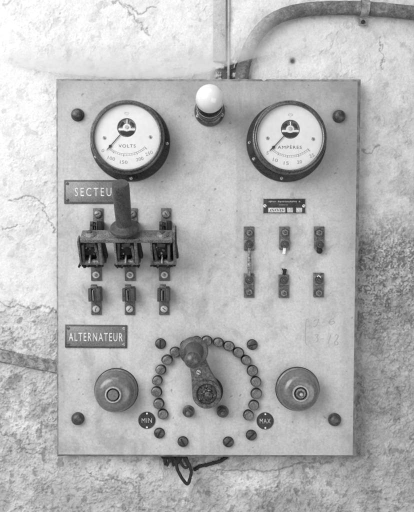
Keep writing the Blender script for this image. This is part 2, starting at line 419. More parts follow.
# pipe with its elbow, clamp
def tag(o, label, cat, group=None):
    o['label'] = label; o['category'] = cat
    if group: o['group'] = group
mb = MB(); o = PW(365, 8, .016)
path = curve([PW(240, 96, .004), PW(242.5, 72, .006), PW(247.5, 53, .010), PW(257, 35, .014), PW(271, 21, .016), PW(291, 12.5, .018), PW(320, 8.5, .018), PW(365, 8.5, .018), PW(414, 13, .018), PW(470, 20, .018), PW(600, 32, .018)], 12)
mb.tube(path, .0137, 'pipe', 20, .03)
pipe = mb.build('pipe', None, o); tag(pipe, 'dark rusty conduit pipe bending from behind the board to the right', 'pipe')
mb = MB(); c = PW(364.5, 8.3, .018)
mb.lathe([(.0142, -.008), (.0162, -.008), (.0162, .008), (.0142, .008)], 'conduit', c, 28, axis=(1, 0, -.07), cap=False)
mb.box(c + Vector((-.002, .008, -.025)), (.015, .004, .016), 'conduit', .001); mb.lathe([(.004, 0), (.004, .003), (.002, .0045)], 'dark', c + Vector((-.002, .006, -.026)), 12)
mb.build('clamp', pipe, c)
# limewashed batten
mb = MB(); a = PW(219.5, -40, .004); b = PW(219.5, 62, .004); cc = (a + b) / 2
mb.box(cc, (.026, .012, (a - b).length), 'batten', .002)
mb.box(PW(228.5, 25, .002), (.005, .008, .27), 'batten', .002)
tag(mb.build('batten', None, cc), 'limewashed vertical wooden strip running down behind the board top', 'batten')
# flat conduit at lower left
mb = MB(); a = PW(-60, 343, .004); b = PW(75, 370.5, .004); cc = (a + b) / 2; d = (b - a).normalized(); up = Vector((0, -1, 0)).cross(d) * -1
if up.z < 0: up = -up
n = 60; vs = []; fs = []; K = [(-.0135, -.006), (-.0135, .002), (-.011, .005), (-.006, .0045), (.004, .004), (.0085, .0065), (.012, .005), (.0125, -.006)]
for i in range(n + 1):
    p = a + (b - a) * i / n
    for (u, h) in K: vs.append(p + up * (u + random.uniform(-.0005, .0005)) + Vector((0, -1, 0)) * (h + random.uniform(-.0005, .0005)))
m_ = len(K)
for i in range(n):
    for j in range(m_ - 1): fs.append([i * m_ + j, i * m_ + j + 1, (i + 1) * m_ + j + 1, (i + 1) * m_ + j])
fs.append(list(range(m_))); fs.append([n * m_ + j for j in range(m_)])
mb.add(vs, fs, 'conduit')
tag(mb.build('cable_duct', None, cc, smooth=50), 'pitted grey cable duct sloping down behind the left edge of the board', 'cable duct')
# cobweb sheet
def build_web():
    low = curve([(-6, 59, 0), (20, 66, 0), (52, 72.5, 0), (103, 77, 0), (150, 78.3, 0), (190, 75.5, 0), (214, 70, 0), (252, 58.5, 0), (290, 50, 0), (334, 41, 0), (385, 28, 0)], 14)
    n = len(low); m = 24; vs = []; dens = []
    for i, p in enumerate(low):
        u = i / (n - 1)
        for j in range(m):
            t = j / (m - 1); kk = float(sst(205, 235, p.x)); h = (-.006 - .020 * t ** 1.2) * (1 - kk) + kk * (.001 - .002 * t)
            edge = min(1, u / .12) * min(1, (1 - u) / .45)
            tall = 42 * (0.25 + .75 * min(1, min(u, 1 - u) / .25))
            py = p.y - tall * t; q = V(p.x, py, h - .019 * (1 - min(1, 6 * u)))
            q.y += .002 * math.sin(u * 20 + t * 4); vs.append(q); dens.append(.66 * edge ** .8 * (.52, .80, .92)[j] if j < 3 else .70 * edge ** .8 * (1 - t) ** 1.1)
    fs = [(i * m + j, i * m + j + 1, (i + 1) * m + j + 1, (i + 1) * m + j) for i in range(n - 1) for j in range(m - 1)]
    o3 = vs[(n // 2) * m]; me = bpy.data.meshes.new('cobweb'); me.from_pydata([tuple(v - o3) for v in vs], [], fs); me.update()
    a = me.attributes.new('dens', 'FLOAT', 'POINT'); a.data.foreach_set('value', dens)
    me.polygons.foreach_set('use_smooth', [True] * len(fs)); me.materials.append(M['web'])
    o = bpy.data.objects.new('cobweb', me); C.objects.link(o); o.location = o3
    tag(o, 'pale dusty cobweb sheet hanging in an arc above the board top', 'cobweb')
build_web()
# cables below the board
mb = MB(); hw = -.022
mb.tube(curve([V(172, 448, hw), V(176, 458, hw), V(177, 468, -.01), V(182, 478, -.006), V(187.5, 484, -.004), V(190.5, 476, -.004), V(191, 470, -.006), V(187, 460, -.014), V(183, 450, hw)], 8), .0032, 'cable', 10, .12)
mb.tube(curve([V(174, 448, hw), V(179, 459, -.016), V(184, 467, -.012), V(188, 466, -.012), V(184, 458, -.018), V(182, 450, hw)], 8), .0028, 'cable', 10, .12)
mb.tube(curve([V(170, 455, -.02), V(174, 459, -.018), V(178, 462, -.014), V(180, 455, -.02)], 8), .0042, 'cable', 10, .2)
for k in range(7):
    x0 = random.uniform(166, 184); x1 = x0 + random.uniform(-9, 9); yb = random.uniform(459, 466)
    mb.tube(curve([V(x0, 448, hw), V(x0 + random.uniform(-2, 2), 456, -.018), V((x0 + x1) / 2, yb, -.014), V(x1, 456, -.020), V(x1, 448, hw)], 6), random.uniform(.0016, .0030), 'cable', 8, .2)
cl = mb.build('cable_loop', None, V(182, 456, -.02)); tag(cl, 'black cloth covered wire loop hanging below the bottom edge', 'cable')
mb = MB()
mb.tube(curve([V(194, 470, -.034), V(200, 466, -.03), V(206, 465, -.028), V(213, 463, -.026), V(221, 460.5, -.024), V(231, 453, -.026)], 8), [.0030 + .0012 * math.sin(i * 1.1) ** 2 for i in range(41)], 'cable', 10, .2)
tag(mb.build('cable_end', None, V(213, 463, -.026)), 'frayed black wire end poking out sideways below the board', 'cable')

# ------------------------------------------------------------------ the board
board = bpy.data.objects.new('electrical_switchboard', None); C.objects.link(board)
board.location = V(206.5, 456); WORLD[board.name] = V(206.5, 456)
board.empty_display_size = .05
tag(board, 'old marble electrical switchboard with two round dials, knife switch and crank', 'switchboard')
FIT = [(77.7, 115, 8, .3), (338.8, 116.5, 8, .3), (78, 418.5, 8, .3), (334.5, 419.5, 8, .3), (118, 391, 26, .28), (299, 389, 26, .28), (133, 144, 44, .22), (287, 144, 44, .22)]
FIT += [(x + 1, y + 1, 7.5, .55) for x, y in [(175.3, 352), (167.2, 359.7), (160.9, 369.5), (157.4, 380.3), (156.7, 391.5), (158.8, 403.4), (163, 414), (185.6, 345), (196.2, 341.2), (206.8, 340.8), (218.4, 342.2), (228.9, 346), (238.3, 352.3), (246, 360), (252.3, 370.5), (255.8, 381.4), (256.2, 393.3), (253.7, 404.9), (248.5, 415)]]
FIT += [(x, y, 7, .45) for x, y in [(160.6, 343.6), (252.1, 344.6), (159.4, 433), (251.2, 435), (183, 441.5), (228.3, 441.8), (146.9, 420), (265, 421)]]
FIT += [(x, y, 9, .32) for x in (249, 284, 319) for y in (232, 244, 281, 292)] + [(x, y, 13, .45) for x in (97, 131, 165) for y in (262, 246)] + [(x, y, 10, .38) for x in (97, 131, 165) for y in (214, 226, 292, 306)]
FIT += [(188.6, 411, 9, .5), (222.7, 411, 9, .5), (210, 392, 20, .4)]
def build_slab():
    out = [V(56.3, 78.9, -.006), V(360.7, 79.4, -.006), V(355.7, 457, -.006), V(57.0, 456.2, -.006)]
    for q in out: q.y = 0
    c = sum(out, Vector()) / 4; ins = [p + Vector((.0045 if p.x < 0 else -.0075, 0, -.0060 if p.z > 0 else .0054)) for p in out]
    n = 230; bm = bmesh.new()
    def bil(Q, u, v): return (Q[0] * (1 - u) + Q[1] * u) * (1 - v) + (Q[3] * (1 - u) + Q[2] * u) * v
    G = [[bm.verts.new(bil(ins, i / n, j / n)) for i in range(n + 1)] for j in range(n + 1)]
    for j in range(n):
        for i in range(n): bm.faces.new([G[j][i], G[j][i + 1], G[j + 1][i + 1], G[j + 1][i]])
    def border(f): return [f(i, 0) for i in range(n)] + [f(n, i) for i in range(n)] + [f(n - i, n) for i in range(n)] + [f(0, n - i) for i in range(n)]
    r0 = border(lambda i, j: G[j][i]); rings = [r0]
    nx = lambda i, j: bil(out, i / n, j / n)
    for dep, jit in ((.006, .00022), (.024, .0002)):
        ps = border(nx); mid_ = sum(ps, Vector()) / len(ps); row = []
        for k, p in enumerate(ps):
            chip = max(0, math.sin(k * .37) * math.sin(k * .083 + 1) * math.sin(k * .011) - .72) * .012
            row.append(bm.verts.new(p + (mid_ - p).normalized() * chip + Vector((random.uniform(-jit, jit), dep, random.uniform(-jit, jit)))))
        rings.append(row)
    for a, b in zip(rings[:-1], rings[1:]):
        for i in range(len(a)):
            f = bm.faces.new([a[i], b[i], b[(i + 1) % len(a)], a[(i + 1) % len(a)]]); f.material_index = 1
    f = bm.faces.new(rings[-1]); f.material_index = 1
    bmesh.ops.recalc_face_normals(bm, faces=bm.faces)
    o3 = V(206.5, 268); me = bpy.data.meshes.new('marble_slab')
    for v in bm.verts: v.co -= o3
    bm.to_mesh(me); bm.free()
    a = me.attributes.new('grime_shade', 'FLOAT', 'POINT'); vals = []
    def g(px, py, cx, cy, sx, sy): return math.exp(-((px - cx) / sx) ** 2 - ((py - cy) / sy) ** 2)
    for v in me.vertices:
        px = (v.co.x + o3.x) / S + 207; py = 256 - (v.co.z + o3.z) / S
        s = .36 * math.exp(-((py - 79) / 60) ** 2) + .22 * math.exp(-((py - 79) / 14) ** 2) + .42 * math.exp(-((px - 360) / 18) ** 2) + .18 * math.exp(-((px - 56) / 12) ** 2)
        s += .30 * g(px, py, 345, 170, 22, 75) + .42 * g(px, py, 172, 150, 12, 22) + .30 * g(px, py, 226, 108, 10, 14)  # shade of the dials and bulb painted on the slab
        s += .25 * g(px, py, 148, 262, 14, 22) + .25 * g(px, py, 218, 375, 10, 26) + .15 * g(px, py, 200, 345, 34, 40) + .3 * g(px, py, 113, 258, 8, 14)  # painted shade beside the switch blades, crank arm and knob
        s += .22 * g(px, py, 140, 402, 10, 16) + .22 * g(px, py, 326, 393, 10, 15) + .14 * math.exp(-((py - 456) / 14) ** 2) + .25 * g(px, py, 248, 150, 7, 28)  # painted shade beside domes and ammeter, and a darker bottom edge
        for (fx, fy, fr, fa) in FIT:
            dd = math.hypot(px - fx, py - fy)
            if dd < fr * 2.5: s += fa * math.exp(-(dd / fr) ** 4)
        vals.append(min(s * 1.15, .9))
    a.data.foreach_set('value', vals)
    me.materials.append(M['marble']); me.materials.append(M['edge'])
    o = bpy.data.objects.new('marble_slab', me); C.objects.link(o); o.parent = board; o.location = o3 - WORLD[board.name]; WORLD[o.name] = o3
    return o
build_slab()
# pencil figures on the marble
mb = MB()
def pen(pts): mb.strip([(V(295 + x / 6.9, 310 + y / 6.9).x, V(295 + x / 6.9, 310 + y / 6.9).z) for x, y in pts], .0011, .0001, 'pencil', .00012)
pen([(90, 62), (80, 66), (74, 90), (73, 140), (70, 160), (72, 180), (72, 225), (80, 240), (94, 242)])
pen([(125, 78), (140, 70), (165, 66), (158, 85), (145, 110), (130, 118), (127, 108)]); pen([(186, 84), (206, 83)])
pen([(270, 55), (248, 66), (233, 84), (236, 96), (256, 98), (274, 88), (270, 76), (245, 80), (236, 90)])
pen([(135, 175), (150, 166), (160, 172), (148, 188), (160, 200), (155, 215), (140, 224)]); pen([(178, 200), (200, 198)])
pen([(248, 170), (236, 205), (228, 232)]); pen([(275, 182), (286, 168), (298, 176), (290, 200), (272, 222), (276, 240), (292, 240), (298, 226), (284, 216)])
mb.build('pencil_note', board, V(322, 333))

# screws and bolts ---------------------------------------------------
def slot_screw(mb, c, r, h, mat, base=0.0, dome=.5, slot=True, ang=0, seg=24):
    prof = [(r, base), (r, base + h * .55), (r * .93, base + h * .8), (r * .7, base + h * .95), (r * .35, base + h)]
    mb.lathe(prof, mat, c, seg)
    if slot: mb.box(Vector(c) + Vector((0, -base - h, 0)), (r * 1.7, .0008, r * .28), 'dark', .0002, Matrix.Rotation(ang, 3, 'Y'))
# corner fixing nuts
mb = MB(); c0 = V(77.7, 115)
mb.lathe([(.0045, -.05), (.0045, 0), (.0130, 0), (.0130, .0015), (.0119, .0025), (.0119, .006), (.0110, .009), (.0080, .012), (.003, .0135)], 'bolt', c0, 32)
bolt = mb.build('corner_bolt', board, c0, group='domed bolts at the four corners of the board')
bolt['label'] = 'domed bolt in the upper left corner'
for (x, y), l in zip([(338.8, 116.5), (78, 418.5), (334.5, 419.5)], ['domed bolt in the upper right corner', 'domed bolt in the lower left corner', 'domed bolt in the lower right corner']):
    copy_part(bolt, V(x, y), random.uniform(0, 6), l)
# small slotted screws near the crank
mb = MB(); c0 = V(160.6, 343.6)
slot_screw(mb, c0, .0098, .007, 'bolt', 0, ang=R(90)); mb.lathe([(.0108, 0), (.0108, .001)], 'dark', c0, 24)
sc = mb.build('slotted_screw', board, c0, group='dark screws around the crank')
for x, y in [(252.1, 344.6), (159.4, 433), (251.2, 435), (183, 441.5), (228.3, 441.8)]:
    copy_part(sc, V(x, y), random.uniform(0, 3))

# instruments ---------------------------------------------------------
def instrument(name, px, py, unit, uw, majors, labels, needle_deg, piv, dial_screws, unit_at, flange_screws):
    """px, py: centre of its foot on the board; all dial points are survey positions seen at the dial's height"""
    b = V(px, py); mb = MB()
    mb.lathe([(.0792, 0), (.0792, .009), (.0775, .013), (.071, .0145), (.0665, .0155), (.0662, .0475), (.064, .049)], 'case', b, 96)
    for a in flange_screws:
        q = b + Vector((.0740 * math.cos(R(a)), 0, .0740 * math.sin(R(a)))); slot_screw(mb, q, .0032, .003, 'screw', .0125, ang=1)
    root = mb.build(name, board, b)
    root['label'] = {'voltmeter': 'round dial marked VOLTS', 'ammeter': 'round dial marked AMPÈRES'}[name]
    bz = b + Vector((0, 0, 0)); mb = MB()
    mb.lathe([(.0665, .046), (.0702, .047), (.0712, .050), (.0712, .056), (.0700, .0585), (.0682, .0592), (.0672, .0605), (.0662, .0632), (.0648, .0640), (.0632, .0632), (.0624, .0612), (.0622, .0560)], 'bezel', bz, 96, cap=False)
    mb.build('bezel', root, bz)
    hd = .0555; mb = MB(); dc = b + Vector((0, 0, 0))
    # dial plate with a round window cut through it
    pv = V(piv[0], piv[1], hd); wr = .0182; seg = 96; vs = []; fs = []
    off = Vector((pv.x - b.x, 0, pv.z - b.z))
    for i in range(seg):
        a = 2 * math.pi * i / seg; e = Vector((math.cos(a), 0, math.sin(a)))
        # outer edge point along the ray from the pivot
        B = off.dot(e); rr = -B + math.sqrt(B * B - off.length_squared + .0628 ** 2)
        vs += [pv + e * rr, pv + e * wr, pv + e * wr + Vector((0, .003, 0))]
    for i in range(seg):
        j = (i + 1) % seg; fs += [[3 * i, 3 * j, 3 * j + 1, 3 * i + 1], [3 * i + 1, 3 * j + 1, 3 * j + 2, 3 * i + 2]]
    mb.add(vs, fs, 'dial'); H = hd + .0001
    def P(deg, r): q = L(r, hd); return (pv.x + q * math.sin(R(deg)), pv.z - q * math.cos(R(deg)))
    a0, a1 = majors[0], majors[-1]
    for rr, w in ((26.3, .0004), (28.0, .0003)):
        mb.strip([P(a0 + (a1 - a0) * k / 30, rr) for k in range(31)], w, H, 'ink', .0001)
    for A, B in zip(majors[:-1], majors[1:]):
        for k in range(5):
            a = A + (B - A) * k / 5; mb.strip([P(a, 26.3), P(a, 29.0 if k == 0 else 28.0)], .0007 if k == 0 else .0004, H, 'ink', .0001)
    for a in (a0, a1): mb.strip([P(a, 26.0), P(a, 29.6)], .0009, H, 'ink', .0001)
    for a, t, r in labels:
        mb.text(t, P(a, r), H, L(2.5 * len(t), hd), L(3.3, hd), 'inkgrey', 0, .0001, R(a) * .55)
    uc = V(unit_at[0], unit_at[1], hd); mb.text(unit, (uc.x, uc.z), H, L(uw, hd), L(3.1, hd), 'ink', 0, .0001, 0, 1.2)
    tp = V(piv[0], piv[1] - 14.3, hd)
    mb.strip([(tp.x + .0045 * math.cos(k * .5236), tp.z + .0022 * math.sin(k * .5236)) for k in range(13)], .0007, H, 'faint', .0001)
    mb.text('...', (tp.x, tp.z), H, .005, .0008, 'faint', 0, .0001); mb.text('11', (tp.x, tp.z - .0045), H, .0024, .002, 'faint', 0, .0001)
    mb.build('dial', root, dc)
    # movement seen through the window
    mb = MB(); m0 = pv + Vector((0, .0055, 0))
    mb.lathe([(.0215, 0), (.0215, .0015), (.0185, .002), (.0185, .0006)], 'bezel', m0, 48)
    mb.lathe([(.0180, .0), (.0180, .0012)], 'brass', m0, 48)
    mb.box(m0 + Vector((0, -.0025, -.0032)), (.0325, .0030, .0042), 'dial', .0005)
    mb.lathe([(.0078, .001), (.0078, .0030), (.0070, .0036)], 'dial', m0 + Vector((0, 0, .0002)), 32)
    mb.box(m0 + Vector((.0004, -.0035, .0112)), (.0022, .0012, .0095), 'dial', .0003)
    mb.box(m0 + Vector((.0004, -.0035, .0152)), (.0030, .0012, .0022), 'dial', .0003)
    mb.lathe([(.0036, 0), (.0036, .0005), (.003, .0007)], 'faint', m0 + Vector((0, -.0045, .0012)), 20)
    pts = [(-.0125, -.0062), (.0125, -.0062), (.0135, -.0085), (.010, -.0125), (.004, -.0145), (-.004, -.0145), (-.010, -.0125), (-.0135, -.0085)]
    mb.prism([(m0.x + x, m0.z + z) for x, z in pts], .0495 + .0015, .0495 + .004, 'dark', .0005)
    for sx in (-1, 1):
        mb.prism([(m0.x + sx * x, m0.z + z) for x, z in [(.0045, .009), (.0075, .0125), (.0125, .0095), (.0145, .0025), (.0105, .0025)]], .0495 + .0012, .0495 + .003, 'case', .0004)
    mb.build('movement', root, m0)
    mb = MB(); nd = .0578; s_ = R(needle_deg); t = Vector((math.sin(s_), 0, -math.cos(s_))); sd = Vector((math.cos(s_), 0, math.sin(s_)))
    q = pv + Vector((0, hd - nd, 0))
    def pt(r, w): return q + t * L(r, hd) + sd * w
    outl = [pt(9.5, -.0007), pt(23, -.0007), pt(23.4, -.0012), pt(25, -.0031), pt(26.8, -.0006), pt(31, -.0001), pt(31, .0001), pt(26.8, .0006), pt(25, .0031), pt(23.4, .0012), pt(23, .0007), pt(9.5, .0007)]
    n = len(outl); mb.add(outl + [p + Vector((0, .0005, 0)) for p in outl], [list(range(n)), list(range(2 * n - 1, n - 1, -1))] + [[i, (i + 1) % n, n + (i + 1) % n, n + i] for i in range(n)], 'case')
    mb.build('needle', root, pt(18, 0))
    for x, y in dial_screws:
        c = V(x, y, hd); c2 = Vector((c.x, 0, c.z)); mb = MB(); slot_screw(mb, c2, .0033, .0014, 'screw', hd, ang=R(60)); mb.build('dial_screw', root, Vector((c.x, -hd, c.z)))
    mb = MB(); mb.lathe([(.0623, .0600), (.0623, .0612)], 'glass', dc, 64); mb.build('glass', root, dc + Vector((0, -.06, 0)))
instrument('voltmeter', 130.6, 142.2, 'VOLTS', 17, [-42, -28, -6, 22, 43], [(-46, '0', 33), (-26.5, '100', 34.3), (-5, '150', 34.6), (22.5, '200', 34), (41, '250', 34)], -41, (126.7, 127.6), [(104.4, 137.9), (150.4, 137)], (127.1, 146), (-4, -88, 205))
instrument('ammeter', 286, 142.6, 'AMPÈRES', 24, [-44, -26, -6.4, 17, 41.6], [(-44, '5', 33), (-26, '10', 34.3), (-7, '15', 34.2), (15.5, '20', 34), (39, '25', 34)], -43, (290.4, 129.2), [(267.6, 138.2), (313.1, 139)], (289.7, 147.3), (182, 208, 262))

# indicator lamp -------------------------------------------------------
b = V(209.6, 111.6); mb = MB()
mb.lathe([(.0300, 0), (.0305, .004), (.0290, .009), (.0255, .012), (.0235, .0125), (.0235, .020), (.0205, .022), (.0195, .045), (.0215, .046)], 'bezel', b, 56)
for a in (205, -20): slot_screw(mb, b + Vector((.0262 * math.cos(R(a)), 0, .0262 * math.sin(R(a)))), .0035, .004, 'screw', .009, ang=.6)
lamp = mb.build('indicator_lamp', board, b, 'lamp socket with a round white bulb, top centre')
mb = MB(); mb.lathe([(.0205, .045), (.0245, .046), (.0258, .049), (.0258, .054), (.0240, .056), (.0215, .057), (.0190, .062), (.0165, .064)], 'case', b, 48)
mb.lathe([(.0246, .0548), (.0254, .056), (.0246, .0572), (.0238, .056)], 'screw', b, 48, cap=False); mb.build('collar', lamp, b + Vector((0, -.046, 0)))
mb = MB(); prof = [(.0130, .058), (.0135, .070), (.0155, .080)]
for k in range(14):
    a = R(-48 + k * 138 / 13); prof.append((max(.0262 * math.cos(a), .0002), .1065 + .0262 * math.sin(a)))
mb.lathe(prof, 'bulb', b, 48); mb.build('bulb', lamp, b + Vector((0, -.1, 0)), smooth=80)

# lettered plates -------------------------------------------------------
def nameplate(x0, y0, x1, y1, txt, tx0, tx1, ty0, ty1, lab, tilt=0):
    a = V(x0, y0); b = V(x1, y1); c = (a + b) / 2; w = b.x - a.x; hgt = a.z - b.z; mb = MB(); fr = Matrix.Rotation(tilt, 3, 'Y')
    mb.box(c + Vector((0, -.0012, 0)), (w, .0024, hgt), 'platerim', .0008, fr)
    mb.box(c + Vector((0, -.0018, 0)), (w - .0065, .0022, hgt - .0065), 'plate', .0008, fr)
    t0 = V(tx0, ty0, .003); t1 = V(tx1, ty1, .003)
    mb.text(txt, ((t0.x + t1.x) / 2, (t0.z + t1.z) / 2), .0029, t1.x - t0.x, t0.z - t1.z, 'letter', .003, .0005, -tilt, 1.4 if txt[0] == 'S' else 1.25)
    o = mb.build('nameplate', board, c, lab)
    for sx in (-1, 1):
        for sz in (-1, 1):
            if txt[0] == 'S' and sx > 0: pass
            mb = MB(); q = c + fr @ Vector((sx * (w / 2 - .0065), 0, sz * (hgt / 2 - .007)))
            slot_screw(mb, q, .0030, .0016, 'screw' if sx > 0 else 'lug', .0026, ang=random.uniform(0, 3), seg=16); mb.build('plate_screw', o, q)
nameplate(64.4, 180.2, 127, 203.8, 'SECTEUR', 74.8, 118.8, 187.8, 196.2, 'grey plate lettered SECTEUR', R(.0))
nameplate(65.3, 324.8, 127.2, 347.9, 'ALTERNATEUR', 68.8, 122.8, 332.8, 341.2, 'grey plate lettered ALTERNATEUR', R(.5))
# maker's plate: tiny worn lines that cannot be read
a = V(262.8, 198.4); b = V(305.6, 213.8); c = (a + b) / 2; mb = MB()
mb.box(c + Vector((0, -.0008, 0)), (b.x - a.x, .0016, a.z - b.z), 'dimletter', .0004)
mb.box(c + Vector((0, -.0010, 0)), (b.x - a.x - .002, .0016, a.z - b.z - .002), 'blackplate', .0004)
def mk(x0, y0, x1, y1, mat): p = V(258 + x0 / 7.96, 194 + y0 / 7.96); q = V(258 + x1 / 7.96, 194 + y1 / 7.96); mb.box(Vector(((p.x + q.x) / 2, -.0019, (p.z + q.z) / 2)), (q.x - p.x, .0004, p.z - q.z), mat, .0001)
x = 85
while x < 340:
    w = random.choice((5, 6, 8, 10))
    if random.random() > .16: mk(x, 56 + random.uniform(-2, 2), x + w, 66 + random.uniform(-2, 3), 'dimletter')
    x += w + 3.5
x = 165
while x < 235: mk(x, 85, x + 6, 90, 'dimletter'); x += 9
mk(80, 110, 216, 147, 'faint'); mk(232, 110, 277, 147, 'faint'); mk(303, 110, 350, 147, 'faint')
x = 100
while x < 200:
    p = V(258 + x / 7.96, 194 + 129 / 7.96); mb.box(Vector((p.x, -.0022, p.z)), (.0016, .0003, .0042), 'lug', .0001, Matrix.Rotation(random.uniform(-.5, .5), 3, 'Y')); x += 19
mp = mb.build('maker_plate', board, c, 'small black plate with worn unreadable lettering')
for x in (264.9, 303.6):
    q = V(x, 206); mb = MB(); slot_screw(mb, q, .0032, .0018, 'pale', .0016, ang=.7, seg=16); mb.build('plate_screw', mp, q)
for (x, y, t) in ((146.9, 420.2, 'MIN'), (265.1, 420.8, 'MAX')):
    c = V(x, y); mb = MB(); mb.lathe([(.0170, 0), (.0170, .0012), (.0162, .002), (.0158, .0017)], 'blackplate', c, 48)
    mb.text(t, (c.x, c.z), .0017, .0215 if t == 'MAX' else .0205, .0092, 'faint', 0, .0005, 0, 1.15)
    o = mb.build('round_plate', board, c, 'round black plate lettered ' + t)
    for s in (-1, 1):
        mb = MB(); q = c + Vector((.0003, 0, s * .0137)); slot_screw(mb, q, .0019, .001, 'pale', .0016, slot=False, seg=12); mb.build('plate_screw', o, q)

# terminals at right ------------------------------------------------------
def plate_term(px, ptop, pbot, ys, lab, pxw=10.2):
    a = V(px - pxw / 2, ptop); b = V(px + pxw / 2, pbot); c = (a + b) / 2; mb = MB()
    mb.box(c + Vector((0, -.0015, 0)), (b.x - a.x, .003, a.z - b.z), 'lug', .0006)
    o = mb.build('fuse_terminal', board, c, lab, 'terminals of the open fuses')
    for i, y in enumerate(ys):
        q = V(px + random.uniform(-.4, .4), y); big = i == (1 if ptop < 260 else 0); mb = MB(); h = .003
        if big: mb.box(q + Vector((0, -.0038, 0)), (.0195, .0016, .0195), 'stud', .0004, Matrix.Rotation(random.uniform(-.25, .25), 3, 'Y')); h = .0046
        mb.lathe([(.0086, h), (.0086, h + .0015), (.0066, h + .0018)], 'bolt', q, 24)
        mb.lathe([(.0068, h + .0015), (.0068, h + .005), (.006, h + .006)], 'brass' if not big else 'bolt', q, 6 if not big else 24, ph=random.uniform(0, 1))
        mb.lathe([(.0032, h + .005), (.0030, h + .0085), (.0015, h + .0092)], 'bolt', q, 16)
        mb.build('terminal_screw', o, q)
    return o
T = [plate_term(249, 226.6, 250.5, (233, 244.4), 'upper terminal with the surviving fuse strip'),
     plate_term(284.3, 226.6, 249.6, (232.6, 244.6), 'upper terminal with a pale stub of strip'),
     plate_term(319, 226.6, 248.5, (233, 245), 'upper terminal with a dark stub of strip'),
     plate_term(249, 273.5, 297.5, (279.8, 292), 'lower terminal under the surviving fuse strip'),
     plate_term(283.7, 274.5, 297.8, (280.3, 293), 'lower terminal with a short dark stub'),
     plate_term(318.4, 272.8, 297.2, (280, 293), 'lower terminal with a pale fleck on its nut')]
mb = MB(); a = V(249.2, 249, .005); b = V(249.2, 275.5, .005)
mb.tube(curve([V(249, 246, .0045), V(249.4, 254, .009), V(249.3, 262, .011), V(249.5, 269, .009), V(249.2, 277, .0045)], 6), [.0034] * 9 + [.0042] * 10 + [.0034] * 6, 'fuse', 12)
mb.build('fuse_strip', T[0], V(249.2, 262, .008), 'unbroken strip joining two terminals')
mb = MB(); mb.box(V(284.3, 250.5, .006), (.0058, .0016, .014), 'pale', .0005, Matrix.Rotation(R(8), 3, 'Y')); mb.build('fuse_strip', T[1], V(284.3, 250, .006), 'pale broken stub')
mb = MB(); mb.lathe([(.0058, .0), (.0058, .005), (.004, .0062)], 'dark', V(319.3, 250.8, .002), 20); mb.box(V(319.1, 248.5, .006), (.0085, .003, .009), 'dark', .001); mb.build('fuse_strip', T[2], V(319.2, 250.5, .004), 'dark broken stub')
mb = MB(); mb.box(V(284.6, 271.8, .004), (.0066, .002, .012), 'dark', .0008, Matrix.Rotation(R(14), 3, 'Y')); mb.box(V(283.0, 270.3, .004), (.002, .002, .008), 'dark', .0005, Matrix.Rotation(R(-20), 3, 'Y')); mb.build('fuse_strip', T[4], V(284.6, 272, .004), 'short dark broken stub')
mb = MB(); mb.box(V(319.6, 276.3, .012), (.008, .0012, .0018), 'pale', .0004, Matrix.Rotation(R(40), 3, 'Y')); mb.box(V(318, 276, .012), (.005, .0012, .0018), 'pale', .0004, Matrix.Rotation(R(-50), 3, 'Y')); mb.build('fuse_strip', T[5], V(319, 276.5, .012), 'pale fleck')

# dome covers -------------------------------------------------------------
def dome(px, py, lab, screw):
    b = V(px, py); mb = MB(); prof = [(.0428, 0), (.0430, .0045), (.0424, .0075), (.0404, .0090), (.0402, .0120)]
    for k in range(1, 15):
        a = R(k * 90 / 14); prof.append((.0150 + .0255 * math.cos(a) ** .72, .012 + .030 * math.sin(a) ** .9))
    prof += [(.0150, .0430)]
    mb.lathe([(.0440, 0), (.0442, .0012)], 'dark', b, 64)
    mb.lathe(prof, 'dome', b, 96); o = mb.build('dome_cover', board, b, lab, smooth=28)
    mb = MB(); t = .0425
    mb.lathe([(.0158, t - .0005), (.0162, t + .003), (.0150, t + .0052), (.0132, t + .0052), (.0126, t + .0030), (.0122, t + .001)], 'screw', b, 56, cap=False)
    mb.lathe([(.0124, t), (.0122, t + .0012)], 'dark', b, 40); mb.build('ring', o, b + Vector((0, -t, 0)))
    mb = MB()
    if not screw: mb.lathe([(.0102, t + .001), (.0102, t + .0055), (.0094, t + .0066), (.005, t + .0072)], 'dome', b, 40); mb.build('push_button', o, b + Vector((0, -t, 0)))
    else:
        mb.lathe([(.0100, t + .001), (.0095, t + .004), (.0075, t + .0045)], 'brass', b, 40); mb.lathe([(.0062, t + .004), (.0062, t + .009), (.005, t + .0105)], 'bolt', b, 6, ph=.3)
        mb.lathe([(.0035, t + .010), (.0032, t + .015), (.0015, t + .016)], 'screw', b, 16); mb.build('stem_nut', o, b + Vector((0, -t, 0)))
dome(116.4, 390.0, 'grey dome with a plain push button, left', False)
dome(297.4, 388.8, 'grey dome with a nut on its tip, right', True)

# rheostat -----------------------------------------------------------------
hub = V(206.8, 390.3); mb = MB()
mb.lathe([(.0097, 0), (.0098, .0060), (.0093, .0078)], 'bolt', V(175.3, 352), 28)
mb.lathe([(.0094, .0070), (.0091, .0092), (.0082, .0099), (.005, .0102)], 'stud', V(175.3, 352), 28)
mb.lathe([(.0111, 0), (.0109, .0008)], 'dark', V(175.3, 352), 20, wob=.03)
mb.box(V(175.3, 352) + Vector((.0050, -.0098, 0)), (.0005, .0006, .0110), 'bolt', .0002)
stud = mb.build('contact_stud', board, V(175.3, 352), group='contact studs in an arc round the crank')
stud.rotation_euler = (0, 0, 0)
SP = [(167.2, 359.7), (160.9, 369.5), (157.4, 380.3), (156.7, 391.5), (158.8, 403.4), (163, 414), (185.6, 345), (196.2, 341.2), (206.8, 340.8), (218.4, 342.2), (228.9, 346), (238.3, 352.3), (246, 360), (252.3, 370.5), (255.8, 381.4), (256.2, 393.3), (253.7, 404.9), (248.5, 415)]
